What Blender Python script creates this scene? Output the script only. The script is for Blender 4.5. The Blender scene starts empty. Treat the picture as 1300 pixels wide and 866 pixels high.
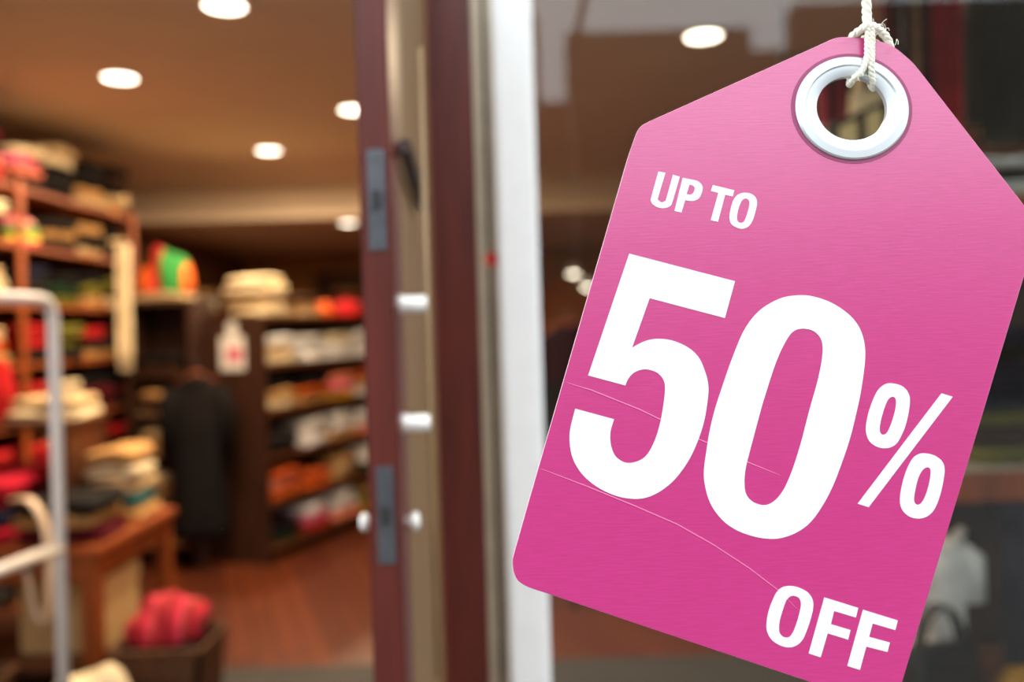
import bpy, bmesh, math, random
from mathutils import Vector, Matrix

# ------------------------------------------------------------------ camera
F = 1100.0                      # focal length in pixels of the 1300 px frame
PX, PY = 650.0, 415.0           # principal point (horizon height)
ROLL = 0.029
CA, SA = math.cos(ROLL), math.sin(ROLL)
EYE = Vector((0, 0, 1.5))
scene = bpy.context.scene
COL = scene.collection

cam_data = bpy.data.cameras.new('camera')
cam = bpy.data.objects.new('camera', cam_data)
COL.objects.link(cam)
cam_data.sensor_width = 36.0
cam_data.lens = 36.0 * F / 1300.0
cam_data.shift_y = -(433.0 - PY) / 1300.0
cam_data.clip_start = 0.02
R_, U_ = Vector((CA, 0, -SA)), Vector((SA, 0, CA))
B_ = Vector((0, -1, 0))
M = Matrix(((R_.x, U_.x, B_.x, EYE.x), (R_.y, U_.y, B_.y, EYE.y), (R_.z, U_.z, B_.z, EYE.z), (0, 0, 0, 1)))
cam.matrix_world = M
cam_data.dof.use_dof = True
cam_data.dof.focus_distance = 0.6
cam_data.dof.aperture_fstop = 2.45
scene.camera = cam

# ------------------------------------------------------------------ sky and exposure
world = bpy.data.worlds.new('overcast_sky')
scene.world = world
world.use_nodes = True
wn = world.node_tree.nodes
wn['Background'].inputs[0].default_value = (0.90, 0.96, 1.0, 1)
wn['Background'].inputs[1].default_value = 3.35
vs = scene.view_settings
vs.view_transform = 'Standard'
vs.look = 'None'
vs.gamma = 1.0
vs.use_curve_mapping = False
vs.exposure = 0.0
LAMP = (1.0, 0.75, 0.47)
DOWN_W = 44.0


def at(u, v, Y):
    rx, ry = (u - PX) / F, (PY - v) / F
    d = Vector((rx * CA + ry * SA, 1.0, -rx * SA + ry * CA))
    return EYE + d * Y


# ------------------------------------------------------------------ materials
MATS = {}


def srgb(c):
    return tuple(((x / 255.0) / 12.92 if x <= 10 else ((x / 255.0 + 0.055) / 1.055) ** 2.4) for x in c)


def material(name, col, rough=0.6, var=0.12, scale=20.0, bump=0.0, bscale=None, metal=0.0, spec=0.5, stretch=None, coat=0.0):
    if name in MATS:
        return MATS[name]
    m = bpy.data.materials.new(name)
    m.use_nodes = True
    nt = m.node_tree
    b = nt.nodes['Principled BSDF']
    b.inputs['Roughness'].default_value = rough
    b.inputs['Metallic'].default_value = metal
    b.inputs['Specular IOR Level'].default_value = spec
    b.inputs['Coat Weight'].default_value = coat
    tc = nt.nodes.new('ShaderNodeTexCoord')
    mp = nt.nodes.new('ShaderNodeMapping')
    if stretch:
        mp.inputs['Scale'].default_value = stretch
    nt.links.new(tc.outputs['Object'], mp.inputs['Vector'])
    n = nt.nodes.new('ShaderNodeTexNoise')
    n.inputs['Scale'].default_value = scale
    n.inputs['Detail'].default_value = 4
    nt.links.new(mp.outputs['Vector'], n.inputs['Vector'])
    r = nt.nodes.new('ShaderNodeValToRGB')
    lo = [max(0, c * (1 - var)) for c in col]
    hi = [min(1, c * (1 + var)) for c in col]
    r.color_ramp.elements[0].position = 0.3
    r.color_ramp.elements[1].position = 0.7
    r.color_ramp.elements[0].color = (*lo, 1)
    r.color_ramp.elements[1].color = (*hi, 1)
    nt.links.new(n.outputs['Fac'], r.inputs['Fac'])
    nt.links.new(r.outputs['Color'], b.inputs['Base Color'])
    if bump:
        n2 = nt.nodes.new('ShaderNodeTexNoise')
        n2.inputs['Scale'].default_value = bscale or scale * 4
        nt.links.new(mp.outputs['Vector'], n2.inputs['Vector'])
        bp = nt.nodes.new('ShaderNodeBump')
        bp.inputs['Strength'].default_value = bump
        bp.inputs['Distance'].default_value = 0.002
        nt.links.new(n2.outputs['Fac'], bp.inputs['Height'])
        nt.links.new(bp.outputs['Normal'], b.inputs['Normal'])
    MATS[name] = m
    return m


def stripes(name, cols, scale, axis='X', rough=0.9):
    """Cloth woven in repeating bands of several colours."""
    if name in MATS:
        return MATS[name]
    m = bpy.data.materials.new(name)
    m.use_nodes = True
    nt = m.node_tree
    b = nt.nodes['Principled BSDF']
    b.inputs['Roughness'].default_value = rough
    tc = nt.nodes.new('ShaderNodeTexCoord')
    sp = nt.nodes.new('ShaderNodeSeparateXYZ')
    nt.links.new(tc.outputs['Object'], sp.inputs[0])
    mu = nt.nodes.new('ShaderNodeMath'); mu.operation = 'MULTIPLY'
    mu.inputs[1].default_value = scale
    nt.links.new(sp.outputs[axis], mu.inputs[0])
    fr = nt.nodes.new('ShaderNodeMath'); fr.operation = 'FRACT'
    nt.links.new(mu.outputs[0], fr.inputs[0])
    r = nt.nodes.new('ShaderNodeValToRGB')
    r.color_ramp.interpolation = 'CONSTANT'
    while len(r.color_ramp.elements) < len(cols):
        r.color_ramp.elements.new(0.5)
    for i, c in enumerate(cols):
        r.color_ramp.elements[i].position = i / len(cols)
        r.color_ramp.elements[i].color = (*srgb(c), 1)
    nt.links.new(fr.outputs[0], r.inputs['Fac'])
    nt.links.new(r.outputs['Color'], b.inputs['Base Color'])
    MATS[name] = m
    return m


def emission(name, col, strength):
    m = bpy.data.materials.new(name)
    m.use_nodes = True
    b = m.node_tree.nodes['Principled BSDF']
    b.inputs['Base Color'].default_value = (*col, 1)
    b.inputs['Emission Color'].default_value = (*col, 1)
    b.inputs['Emission Strength'].default_value = strength
    MATS[name] = m
    return m


def glass(name, tint=(0.96, 0.98, 0.97), refl=1.0):
    m = bpy.data.materials.new(name)
    m.use_nodes = True
    nt = m.node_tree
    for n in list(nt.nodes):
        nt.nodes.remove(n)
    out = nt.nodes.new('ShaderNodeOutputMaterial')
    tr = nt.nodes.new('ShaderNodeBsdfTransparent'); tr.inputs[0].default_value = (*tint, 1)
    gl = nt.nodes.new('ShaderNodeBsdfGlossy'); gl.inputs['Roughness'].default_value = 0.01
    fr = nt.nodes.new('ShaderNodeFresnel'); fr.inputs[0].default_value = 1.5
    mu = nt.nodes.new('ShaderNodeMath'); mu.operation = 'MULTIPLY'; mu.inputs[1].default_value = refl
    mx = nt.nodes.new('ShaderNodeMixShader')
    nt.links.new(fr.outputs[0], mu.inputs[0])
    nt.links.new(mu.outputs[0], mx.inputs[0])
    nt.links.new(tr.outputs[0], mx.inputs[1])
    nt.links.new(gl.outputs[0], mx.inputs[2])
    nt.links.new(mx.outputs[0], out.inputs[0])
    MATS[name] = m
    return m


def cloth(name, rgb):
    return material('cloth_' + name, srgb(rgb), rough=0.92, var=0.22, scale=14, bump=0.35, bscale=160, spec=0.15)


CLOTH = {
    'black': (24, 21, 22), 'charcoal': (48, 44, 44), 'navy': (30, 32, 52), 'dark brown': (62, 38, 24),
    'maroon': (96, 26, 36), 'red': (178, 30, 34), 'rust': (196, 84, 36), 'orange': (226, 104, 36), 'tan': (196, 150, 96),
    'cream': (232, 214, 178), 'beige': (214, 186, 144), 'white': (240, 238, 236), 'pink': (232, 116, 150),
    'olive': (112, 108, 40), 'dark green': (36, 62, 42), 'grey': (150, 146, 142), 'mustard': (206, 158, 52),
    'crimson': (182, 26, 50), 'salmon': (236, 138, 112), 'lilac white': (248, 242, 252), 'teal': (60, 106, 108),
}


def C(name):
    return cloth(name.replace(' ', '_'), CLOTH[name])


wood_red = material('wood_red_brown', srgb((90, 31, 22)), rough=0.42, var=0.25, scale=6, stretch=(6, 6, 0.6), bump=0.15, bscale=30)
wood_dark = material('wood_dark_brown', srgb((58, 32, 20)), rough=0.5, var=0.3, scale=5, stretch=(4, 4, 1))
wood_orange = material('wood_orange', srgb((150, 74, 32)), rough=0.45, var=0.25, scale=5, stretch=(5, 5, 0.8))
wood_mid = material('wood_mid_brown', srgb((96, 52, 26)), rough=0.5, var=0.25, scale=5, stretch=(3, 3, 1))
white_paint = material('white_painted_metal', (0.93, 0.93, 0.92), rough=0.4, var=0.02)
rack_paint = material('white_rack_enamel', (0.95, 0.89, 0.85), rough=0.4, var=0.03)
steel = material('brushed_steel', (0.15, 0.16, 0.18), rough=0.42, var=0.12, scale=30, metal=0.85)
pale_metal = material('pale_satin_metal', (0.86, 0.83, 0.78), rough=0.35, var=0.04, metal=0.2)
alu = material('pale_aluminium', srgb((206, 190, 164)), rough=0.45, var=0.08, metal=0.3)
rubber = material('black_gasket', (0.03, 0.028, 0.028), rough=0.7)
dark_iron = material('dark_iron', (0.05, 0.048, 0.048), rough=0.5, metal=0.6)
pane_glass = glass('window_glass', refl=1.0)
door_glass = glass('door_glass', tint=(0.93, 0.92, 0.88), refl=1.0)
paper = material('white_paper', (0.86, 0.85, 0.84), rough=0.7, var=0.02)
pink_print = material('pink_print', srgb((226, 84, 122)), rough=0.6, var=0.04)
cardboard = material('beige_cardboard', srgb((206, 170, 116)), rough=0.85, var=0.08)
wicker = material('brown_wicker', srgb((92, 56, 30)), rough=0.8, var=0.4, scale=40, bump=0.6)
leather_pale = material('pale_leather', srgb((232, 206, 178)), rough=0.5, var=0.08)
leather_black = material('black_leather', srgb((28, 24, 24)), rough=0.4, var=0.15)
leather_beige = material('beige_leather', srgb((240, 220, 176)), rough=0.5, var=0.08)


# ------------------------------------------------------------------ mesh helpers
class MB:
    def __init__(self):
        self.v, self.f = [], []

    def box(self, x0, x1, y0, y1, z0, z1):
        n = len(self.v)
        self.v += [(x0, y0, z0), (x1, y0, z0), (x1, y1, z0), (x0, y1, z0), (x0, y0, z1), (x1, y0, z1), (x1, y1, z1), (x0, y1, z1)]
        self.f += [(n + a, n + b, n + c, n + d) for a, b, c, d in ((0, 3, 2, 1), (4, 5, 6, 7), (0, 1, 5, 4), (1, 2, 6, 5), (2, 3, 7, 6), (3, 0, 4, 7))]
        return self

    def tube(self, pts, r, seg=10, cap=True, flat=None):
        """Sweep a round (or flattened) section along a path."""
        pts = [Vector(p) for p in pts]
        n0 = len(self.v)
        up = None
        rings = len(pts)
        for i, p in enumerate(pts):
            t = (pts[min(i + 1, rings - 1)] - pts[max(i - 1, 0)]).normalized()
            if up is None:
                up = Vector((0, 0, 1)) if abs(t.z) < 0.9 else Vector((1, 0, 0))
            s = t.cross(up).normalized()
            up = s.cross(t).normalized()
            rr = r[i] if isinstance(r, (list, tuple)) else r
            for k in range(seg):
                a = 2 * math.pi * k / seg
                self.v.append(tuple(p + s * math.cos(a) * rr + up * math.sin(a) * rr * (flat or 1)))
        for i in range(rings - 1):
            for k in range(seg):
                a, b = n0 + i * seg + k, n0 + i * seg + (k + 1) % seg
                self.f.append((a, b, b + seg, a + seg))
        if cap:
            self.f.append(tuple(n0 + k for k in reversed(range(seg))))
            self.f.append(tuple(n0 + (rings - 1) * seg + k for k in range(seg)))
        return self

    def lathe(self, prof, seg=32, axis='Z', c=(0, 0, 0), sx=1.0, sz=1.0):
        """Revolve a closed (radius, height) profile."""
        n0 = len(self.v)
        m = len(prof)
        for k in range(seg):
            a = 2 * math.pi * k / seg
            for r, h in prof:
                if axis == 'Z':
                    self.v.append((c[0] + r * math.cos(a), c[1] + r * math.sin(a), c[2] + h))
                else:
                    self.v.append((c[0] + r * math.cos(a) * sx, c[1] + h, c[2] + r * math.sin(a) * sz))
        for k in range(seg):
            for i in range(m):
                j = (i + 1) % m
                a, b = n0 + k * m, n0 + ((k + 1) % seg) * m
                self.f.append((a + i, b + i, b + j, a + j))
        return self

    def sheet(self, fn, nu, nv, t):
        """A closed cloth: front grid fn(u,v) with thickness t along +y."""
        n0 = len(self.v)
        for side in (0, 1):
            for j in range(nv + 1):
                for i in range(nu + 1):
                    x, y, z = fn(i / nu, j / nv)
                    self.v.append((x, y + side * t, z))
        w = nu + 1
        off = w * (nv + 1)
        idx = lambda i, j, s: n0 + s * off + j * w + i
        for j in range(nv):
            for i in range(nu):
                self.f.append((idx(i, j, 0), idx(i, j + 1, 0), idx(i + 1, j + 1, 0), idx(i + 1, j, 0)))
                self.f.append((idx(i, j, 1), idx(i + 1, j, 1), idx(i + 1, j + 1, 1), idx(i, j + 1, 1)))
        for i in range(nu):
            self.f.append((idx(i, 0, 0), idx(i + 1, 0, 0), idx(i + 1, 0, 1), idx(i, 0, 1)))
            self.f.append((idx(i + 1, nv, 0), idx(i, nv, 0), idx(i, nv, 1), idx(i + 1, nv, 1)))
        for j in range(nv):
            self.f.append((idx(0, j + 1, 0), idx(0, j, 0), idx(0, j, 1), idx(0, j + 1, 1)))
            self.f.append((idx(nu, j, 0), idx(nu, j + 1, 0), idx(nu, j + 1, 1), idx(nu, j, 1)))
        return self

    def mesh(self, name, smooth=False):
        me = bpy.data.meshes.new(name)
        me.from_pydata(self.v, [], self.f)
        bm = bmesh.new()
        bm.from_mesh(me)
        bmesh.ops.recalc_face_normals(bm, faces=bm.faces)
        bm.to_mesh(me)
        bm.free()
        if smooth:
            me.polygons.foreach_set('use_smooth', [True] * len(me.polygons))
        return me

    def build(self, name, mat, parent=None, smooth=False, bevel=0.0):
        me = self.mesh(name, smooth)
        if bevel:
            bm = bmesh.new()
            bm.from_mesh(me)
            bmesh.ops.bevel(bm, geom=list(bm.edges), offset=bevel, segments=2, affect='EDGES', clamp_overlap=True)
            bm.to_mesh(me)
            bm.free()
        me.materials.append(mat)
        return link(name, me, parent)


def link(name, data, parent=None):
    o = bpy.data.objects.new(name, data)
    COL.objects.link(o)
    if parent:
        o.parent = parent
    return o


def box(name, mat, dims, parent=None, bevel=0.0):
    return MB().box(*dims).build(name, mat, parent, bevel=bevel)


def empty(name, loc, rz=0.0):
    o = link(name, None)
    o.location = loc
    o.rotation_euler = (0, 0, rz)
    o.empty_display_size = 0.05
    return o


def tag(o, label, cat, group=None, kind=None):
    o['label'] = label
    if cat:
        o['category'] = cat
    if group:
        o['group'] = group
    if kind:
        o['kind'] = kind
    return o


def struct(o, label):
    o['kind'] = 'structure'
    o['label'] = label
    return o


ORD = ['first', 'second', 'third', 'fourth', 'fifth', 'sixth', 'seventh', 'eighth', 'ninth', 'tenth']


# ================================================================== STRUCTURE
ZC, ZC2, YB, YBACK = 2.80, 2.50, 7.5, 11.2
XL, XR = -3.45, 4.2
YF = 2.0

plaster = material('ceiling_plaster', srgb((240, 222, 196)), rough=0.9, var=0.03, scale=3)
bulkhead_plaster = material('bulkhead_plaster', srgb((240, 222, 196)), rough=0.9, var=0.03, scale=3)
wall_brown = material('brown_wall_paint', srgb((120, 76, 44)), rough=0.85, var=0.08, scale=2)
wall_ochre = material('ochre_wall_paint', srgb((188, 134, 66)), rough=0.85, var=0.06, scale=2)
stone = material('grey_stone_tile', srgb((46, 43, 43)), rough=0.7, var=0.1, scale=8)
pave = material('street_paving', srgb((96, 92, 88)), rough=0.85, var=0.1, scale=6)
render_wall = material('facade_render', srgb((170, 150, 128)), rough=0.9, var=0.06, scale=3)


def floor_material():
    m = bpy.data.materials.new('red_brown_floorboards')
    m.use_nodes = True
    nt = m.node_tree
    b = nt.nodes['Principled BSDF']
    b.inputs['Roughness'].default_value = 0.42
    tc = nt.nodes.new('ShaderNodeTexCoord')
    br = nt.nodes.new('ShaderNodeTexBrick')
    br.inputs['Color1'].default_value = (*srgb((100, 46, 22)), 1)
    br.inputs['Color2'].default_value = (*srgb((80, 35, 18)), 1)
    br.inputs['Mortar'].default_value = (*srgb((46, 20, 12)), 1)
    br.inputs['Scale'].default_value = 1.0
    br.inputs['Brick Width'].default_value = 1.4
    br.inputs['Row Height'].default_value = 0.11
    br.inputs['Mortar Size'].default_value = 0.004
    mp = nt.nodes.new('ShaderNodeMapping')
    mp.inputs['Rotation'].default_value = (0, 0, math.radians(70))
    nt.links.new(tc.outputs['Object'], mp.inputs['Vector'])
    nt.links.new(mp.outputs['Vector'], br.inputs['Vector'])
    nt.links.new(br.outputs['Color'], b.inputs['Base Color'])
    return m


struct(box('floor', floor_material(), (XL, XR, 3.9, YBACK, -0.06, 0)), 'polished red-brown board floor of the shop')
struct(box('floor_entrance', stone, (XL, XR, YF - 0.05, 3.9, -0.06, 0)), 'dark grey entrance floor inside the door')
struct(box('floor_street', pave, (-16, 16, -11, YF - 0.05, -0.08, -0.02)), 'grey paving outside the shop')
struct(box('ceiling', plaster, (XL, XR, YF + 0.2, YB, ZC, ZC + 0.1)), 'tan plaster ceiling with recessed downlights')
struct(box('ceiling_back', plaster, (XL, XR, YB + 0.08, YBACK, ZC2, ZC2 + 0.1)), 'lower tan ceiling at the back of the shop')
struct(box('trim_bulkhead', bulkhead_plaster, (XL, XR, YB, YB + 0.08, ZC2, ZC)), 'pale bulkhead where the ceiling steps down')
struct(box('wall_left', wall_brown, (XL - 0.1, XL, YF, YBACK, 0, ZC)), 'brown left wall of the shop')
struct(box('wall_right', wall_brown, (XR, XR + 0.1, YF, YBACK, 0, ZC)), 'brown right wall of the shop')
struct(box('wall_back', wall_ochre, (XL, XR, YBACK, YBACK + 0.1, 0, ZC)), 'ochre back wall of the shop')
struct(box('wall_front', render_wall, (XL, XR, YF, YF + 0.2, 2.43, 4.6)), 'shopfront wall above the door and window')
struct(box('wall_pier', render_wall, (XL, -1.75, YF, YF + 0.2, 0, 2.43)), 'shopfront wall beside the doorway')
struct(box('wall_pier_right', render_wall, (2.6, XR, YF, YF + 0.2, 0, 2.43)), 'shopfront wall beyond the display window')

# houses across the street: a skyline with two dips, mirrored in the display window
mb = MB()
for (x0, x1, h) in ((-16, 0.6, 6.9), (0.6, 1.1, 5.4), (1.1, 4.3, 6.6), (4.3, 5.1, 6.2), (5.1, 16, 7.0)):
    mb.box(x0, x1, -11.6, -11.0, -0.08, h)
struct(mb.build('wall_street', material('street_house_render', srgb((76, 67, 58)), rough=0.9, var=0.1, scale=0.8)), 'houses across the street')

# door frame post, pale strip and white window post
P = lambda u: at(u, PY, YF)
trim = struct(box('trim_1', wood_red, (at(549, PY, YF).x, at(609, PY, YF).x, YF, YF + 0.14, 0, 2.43), bevel=0.006), 'dark red-brown wooden door post')
x0 = at(609, PY, YF).x; x1 = at(635, PY, YF).x
t2 = empty('trim_2', (0, 0, 0)); struct(t2, 'narrow pale strip between the door post and the white post')
box('strip', alu, (x0 + 0.0005, x0 + 0.020, YF + 0.02, YF + 0.12, 0, 2.43), t2)
box('gasket', rubber, (x0 + 0.020, x0 + 0.032, YF + 0.03, YF + 0.12, 0, 2.43), t2)
box('strip', alu, (x0 + 0.032, x1 - 0.0005, YF + 0.02, YF + 0.12, 0, 2.43), t2)

x2 = at(686, PY, YF).x
w1 = empty('window_1', (0, 0, 0)); struct(w1, 'large display window with a white frame')
box('frame_post', white_paint, (x1, x2, YF - 0.03, YF + 0.10, -0.02, 2.43), w1, bevel=0.008)
box('frame_post', white_paint, (2.52, 2.6, YF - 0.03, YF + 0.10, -0.02, 2.43), w1, bevel=0.006)
box('frame_rail', white_paint, (x2, 2.52, YF, YF + 0.08, 2.36, 2.43), w1)
box('frame_rail', white_paint, (x2, 2.52, YF, YF + 0.08, -0.02, 0.06), w1)
box('pane', pane_glass, (x2, 2.52, YF + 0.04, YF + 0.046, 0.06, 2.36), w1)

# open door leaf: swung out towards the street, lock edge facing the viewer
door = empty('door_1', (0, 0, 0)); struct(door, 'open red-brown glazed shop door seen almost edge on')
DX1 = at(502, PY, 1.25).x; DX0 = at(461, PY, 1.25).x       # right face, left face
DY0, DY1 = 1.25, 2.03
zt, zb = 2.38, 0.02
box('stile', wood_red, (DX0, DX1, DY0, DY0 + 0.10, zb, zt), door, bevel=0.004)
box('stile', wood_red, (DX0, DX1, DY1 - 0.10, DY1, zb, zt), door, bevel=0.004)
box('rail', wood_red, (DX0, DX1, DY0 + 0.10, DY1 - 0.10, zt - 0.12, zt), door)
box('rail', wood_red, (DX0, DX1, DY0 + 0.10, DY1 - 0.10, zb, zb + 0.22), door)
xm = (DX0 + DX1) / 2
pn = box('door_panel', material('tan_door_infill', srgb((122, 90, 54)), 0.5, 0.18, 5, stretch=(6, 6, 0.5)), (DX0 + 0.006, DX1 - 0.004, DY0 + 0.10, DY1 - 0.10, zb + 0.22, zt - 0.12), door)  # opaque tan panel filling the door leaf
pn['label'] = 'tan infill panel of the door'
for (v0, v1, uc) in ((190, 318, 475), (592, 716, 489)):
    z1_, z0_ = at(uc, v0, DY0).z, at(uc, v1, DY0).z
    xc = xm + 0.002
    pl = box('lock_plate', steel, (xc - 0.013, xc + 0.013, DY0 - 0.003, DY0 + 0.001, z0_, z1_), door, bevel=0.001)
    pl['label'] = 'grey steel lock plate let into the door edge'
    box('latch', dark_iron, (xc - 0.006, xc + 0.006, DY0 - 0.009, DY0 - 0.002, (z0_ + z1_) / 2 - 0.012, (z0_ + z1_) / 2 + 0.012), pl)
    for zz in (z0_ + 0.012, z1_ - 0.012):
        MB().lathe([(0.0005, 0), (0.004, 0), (0.004, -0.002), (0.0005, -0.002)], 10, 'Y', (xc, DY0 - 0.003, zz)).build('screw', steel, pl)
YH_ = 1.31
bx_h = at(543, PY, YH_).x
MB().tube([(bx_h, YH_, at(540, 60, YH_).z), (bx_h, YH_, at(540, 860, YH_).z)], 0.004, 10).build('pull_bar', material('bronze_bar', srgb((150, 122, 86)), 0.4, 0.1), door, True)
for v in (386, 537):
    z = at(522, v, YH_).z
    MB().tube([(DX1 - 0.006, YH_, z), (DX1 + 0.006, YH_, z), (bx_h, YH_, z)], [0.019, 0.013, 0.013], 12).build('handle_bracket', pale_metal, door, True)
a, b = at(503, 185, 1.32), at(520, 245, 1.55)
MB().tube([(DX1 + 0.012, 1.32, a.z), (DX1 + 0.012, 1.58, b.z - 0.02)], 0.012, 8).build('stay_arm', wood_dark, door)
knob = MB().lathe([(0.0005, 0), (0.007, 0), (0.007, 0.006), (0.013, 0.010), (0.014, 0.016), (0.010, 0.021), (0.0005, 0.022)], 20, 'Z').build('door_knob', pale_metal, door, True)
knob.rotation_euler = (0, math.pi / 2, 0); knob.location = (DX1, DY0 + 0.05, at(512, 662, 1.3).z)
knob2 = link('door_knob', knob.data, door)
knob2.rotation_euler = (0, -math.pi / 2, 0); knob2.location = (DX0, DY0 + 0.05, knob.location.z)

st = MB().lathe([(0.0005, 0), (0.016, 0), (0.016, -0.0006), (0.0005, -0.0006)], 20, 'Y').build('round_sticker', material('red_sticker', srgb((226, 40, 34)), 0.4))
p = at(624, 329, YF + 0.02); st.location = (p.x, YF + 0.02, p.z)
tag(st, 'small round red sticker on the pale strip beside the white post', 'sticker')


# ================================================================== LAMPS
bulb = emission('lamp_lens', (1.0, 0.86, 0.66), 9.0)
dl_ring = MB().lathe([(0.088, 0), (0.108, 0), (0.112, -0.006), (0.106, -0.014), (0.088, -0.010)], 32).mesh('trim_ring', True)
dl_ring.materials.append(white_paint)
dl_lens = MB().lathe([(0.0005, -0.003), (0.088, -0.003), (0.088, -0.008), (0.0005, -0.010)], 32).mesh('lens', True)
dl_lens.materials.append(bulb)


def downlight(x, y, z, watts=DOWN_W, s=1.0, label=''):
    e = empty('ceiling_downlight', (x, y, z))
    e.scale = (s, s, 1)
    tag(e, label, 'ceiling light', 'recessed ceiling downlights')
    link('trim_ring', dl_ring, e)
    link('lens', dl_lens, e)
    ld = bpy.data.lights.new('downlight_lamp', 'AREA')
    ld.shape = 'DISK'; ld.size = 0.17; ld.energy = watts; ld.color = LAMP
    lo = link('downlight_lamp', ld, e)
    lo.location = (0, 0, -0.02)
    return e


def on_ceiling(u, v, z):
    d = at(u, v, 1.0) - EYE
    return EYE + d * ((z - EYE.z) / d.z)


for (u, v, z, lb) in ((285, 5, ZC, 'round recessed downlight in the tan ceiling just inside the open doorway'), (152, 97, ZC, 'round recessed downlight in the tan ceiling beside the tall shelf unit'),
                      (341, 190, ZC, 'round recessed downlight in front of the pale bulkhead'), (449, 138, ZC, 'round recessed downlight half hidden behind the edge of the open door'), (893, 44, ZC, 'round recessed downlight seen through display window beside the pink tag')):
    p = on_ceiling(u, v, z)
    downlight(p.x, p.y, z, s=0.88, label=lb)
for (u, v, z) in ((442, 282, ZC2),):
    p = on_ceiling(u, v, z)
    downlight(p.x, p.y, z, s=0.85, label='small round downlight in the lower ceiling beyond the bulkhead')
struct(box('trim_added_ledge', bulkhead_plaster, (XL, XR, YB - 0.16, YB, ZC2 - 0.03, ZC2)), 'added ledge along the foot of the pale bulkhead')  # made-up ledge, added to conceal uplights that the scene no longer has
struct(box('trim_added_lip', bulkhead_plaster, (XL, XR, YB - 0.17, YB - 0.16, ZC2 - 0.03, ZC2 + 0.035)), 'raised lip of the added ledge along the bulkhead')  # added lip, shaped to screen those uplights from view
# ================================================================== SALE TAG
YT = 0.60
TAG_T = 0.0032
TILT = math.radians(7)
tag_origin = at(900, 480, YT)


def tag_hit(u, v):
    """Point of the tag's leaning plane behind a photo pixel."""
    d = at(u, v, 1.0) - EYE
    tt = math.tan(TILT)
    t = (YT + (EYE.z - tag_origin.z) * tt) / (1 - d.z * tt)
    return EYE + d * t


def on_tag(u, v):
    h = tag_hit(u, v) - tag_origin
    return Vector((h.x, 0, h.z / math.cos(TILT)))


def spline(pts, n=6):
    """pts: (u, v) smooth or (u, v, 1) corner. Closed outline, Catmull-Rom between corners."""
    N = len(pts)
    out = []
    for i in range(N):
        p0, p1, p2, p3 = pts[i - 1], pts[i], pts[(i + 1) % N], pts[(i + 2) % N]
        c1, c2 = len(p1) > 2, len(p2) > 2
        out.append((p1[0], p1[1]))
        if c1 and c2:
            continue
        if c1:
            p0 = p1
        if c2:
            p3 = p2
        for k in range(1, n):
            t = k / n
            q = []
            for a in (0, 1):
                m1, m2 = 0.5 * (p2[a] - p0[a]), 0.5 * (p3[a] - p1[a])
                t2_, t3 = t * t, t * t * t
                q.append((2 * t3 - 3 * t2_ + 1) * p1[a] + (t3 - 2 * t2_ + t) * m1 + (-2 * t3 + 3 * t2_) * p2[a] + (t3 - t2_) * m2)
            out.append(tuple(q))
    return out


def zp(pts, ox, oy, s):
    return [(ox + p[0] * s, oy + p[1] * s, *p[2:]) for p in pts]


def flat_shape(name, loops, y_off, thick, mats, parent, bevel=0.0):
    """Cut-out sheet in the tag's plane, made from pixel outlines (holes allowed)."""
    cu = bpy.data.curves.new(name, 'CURVE')
    cu.dimensions = '2D'
    cu.fill_mode = 'BOTH'
    cu.extrude = thick / 2 - bevel
    cu.bevel_depth = bevel
    cu.bevel_resolution = 1
    cu.offset = -bevel
    for lp in loops:
        sp = cu.splines.new('POLY')
        sp.points.add(len(lp) - 1)
        sp.use_cyclic_u = True
        for i, q in enumerate(lp):
            w = on_tag(q[0], q[1])
            sp.points[i].co = (w.x, w.z, 0, 1)
    tmp = bpy.data.objects.new(name, cu)
    COL.objects.link(tmp)
    dg = bpy.context.evaluated_depsgraph_get()
    me = bpy.data.meshes.new_from_object(tmp.evaluated_get(dg))
    bpy.data.objects.remove(tmp)
    bpy.data.curves.remove(cu)
    for vv in me.vertices:
        x, y, z = vv.co
        vv.co = (x, -z + y_off, y)
    me.name = name
    me.materials.clear()
    for m_ in mats:
        me.materials.append(m_)
    me.update()
    if len(mats) > 1:
        for pl_ in me.polygons:
            pl_.material_index = 0 if abs(pl_.normal.y) > 0.75 else 1
    return link(name, me, parent)


def card_material():
    m = bpy.data.materials.new('pink_laminated_card')
    m.use_nodes = True
    nt = m.node_tree
    b = nt.nodes['Principled BSDF']
    b.inputs['Base Color'].default_value = (0.66, 0.040, 0.235, 1)
    b.inputs['Roughness'].default_value = 0.36
    b.inputs['Specular IOR Level'].default_value = 1.0
    b.inputs['Coat Weight'].default_value = 1.0
    b.inputs['Coat Roughness'].default_value = 0.25
    tc = nt.nodes.new('ShaderNodeTexCoord')
    mp = nt.nodes.new('ShaderNodeMapping')
    mp.inputs['Rotation'].default_value = (0, math.radians(-12), 0)
    mp.inputs['Scale'].default_value = (60, 1, 900)
    nt.links.new(tc.outputs['Object'], mp.inputs['Vector'])
    n = nt.nodes.new('ShaderNodeTexNoise')
    n.inputs['Scale'].default_value = 1.0
    n.inputs['Detail'].default_value = 2
    nt.links.new(mp.outputs['Vector'], n.inputs['Vector'])
    r = nt.nodes.new('ShaderNodeValToRGB')
    r.color_ramp.elements[0].position = 0.3
    r.color_ramp.elements[0].color = (0.50, 0.015, 0.172, 1)
    r.color_ramp.elements[1].position = 0.7
    r.color_ramp.elements[1].color = (0.57, 0.021, 0.208, 1)
    nt.links.new(n.outputs['Fac'], r.inputs['Fac'])
    nt.links.new(r.outputs['Color'], b.inputs['Base Color'])
    bp = nt.nodes.new('ShaderNodeBump')
    bp.inputs['Strength'].default_value = 0.12
    bp.inputs['Distance'].default_value = 0.0006
    nt.links.new(n.outputs['Fac'], bp.inputs['Height'])
    nt.links.new(bp.outputs['Normal'], b.inputs['Normal'])
    return m


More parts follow.
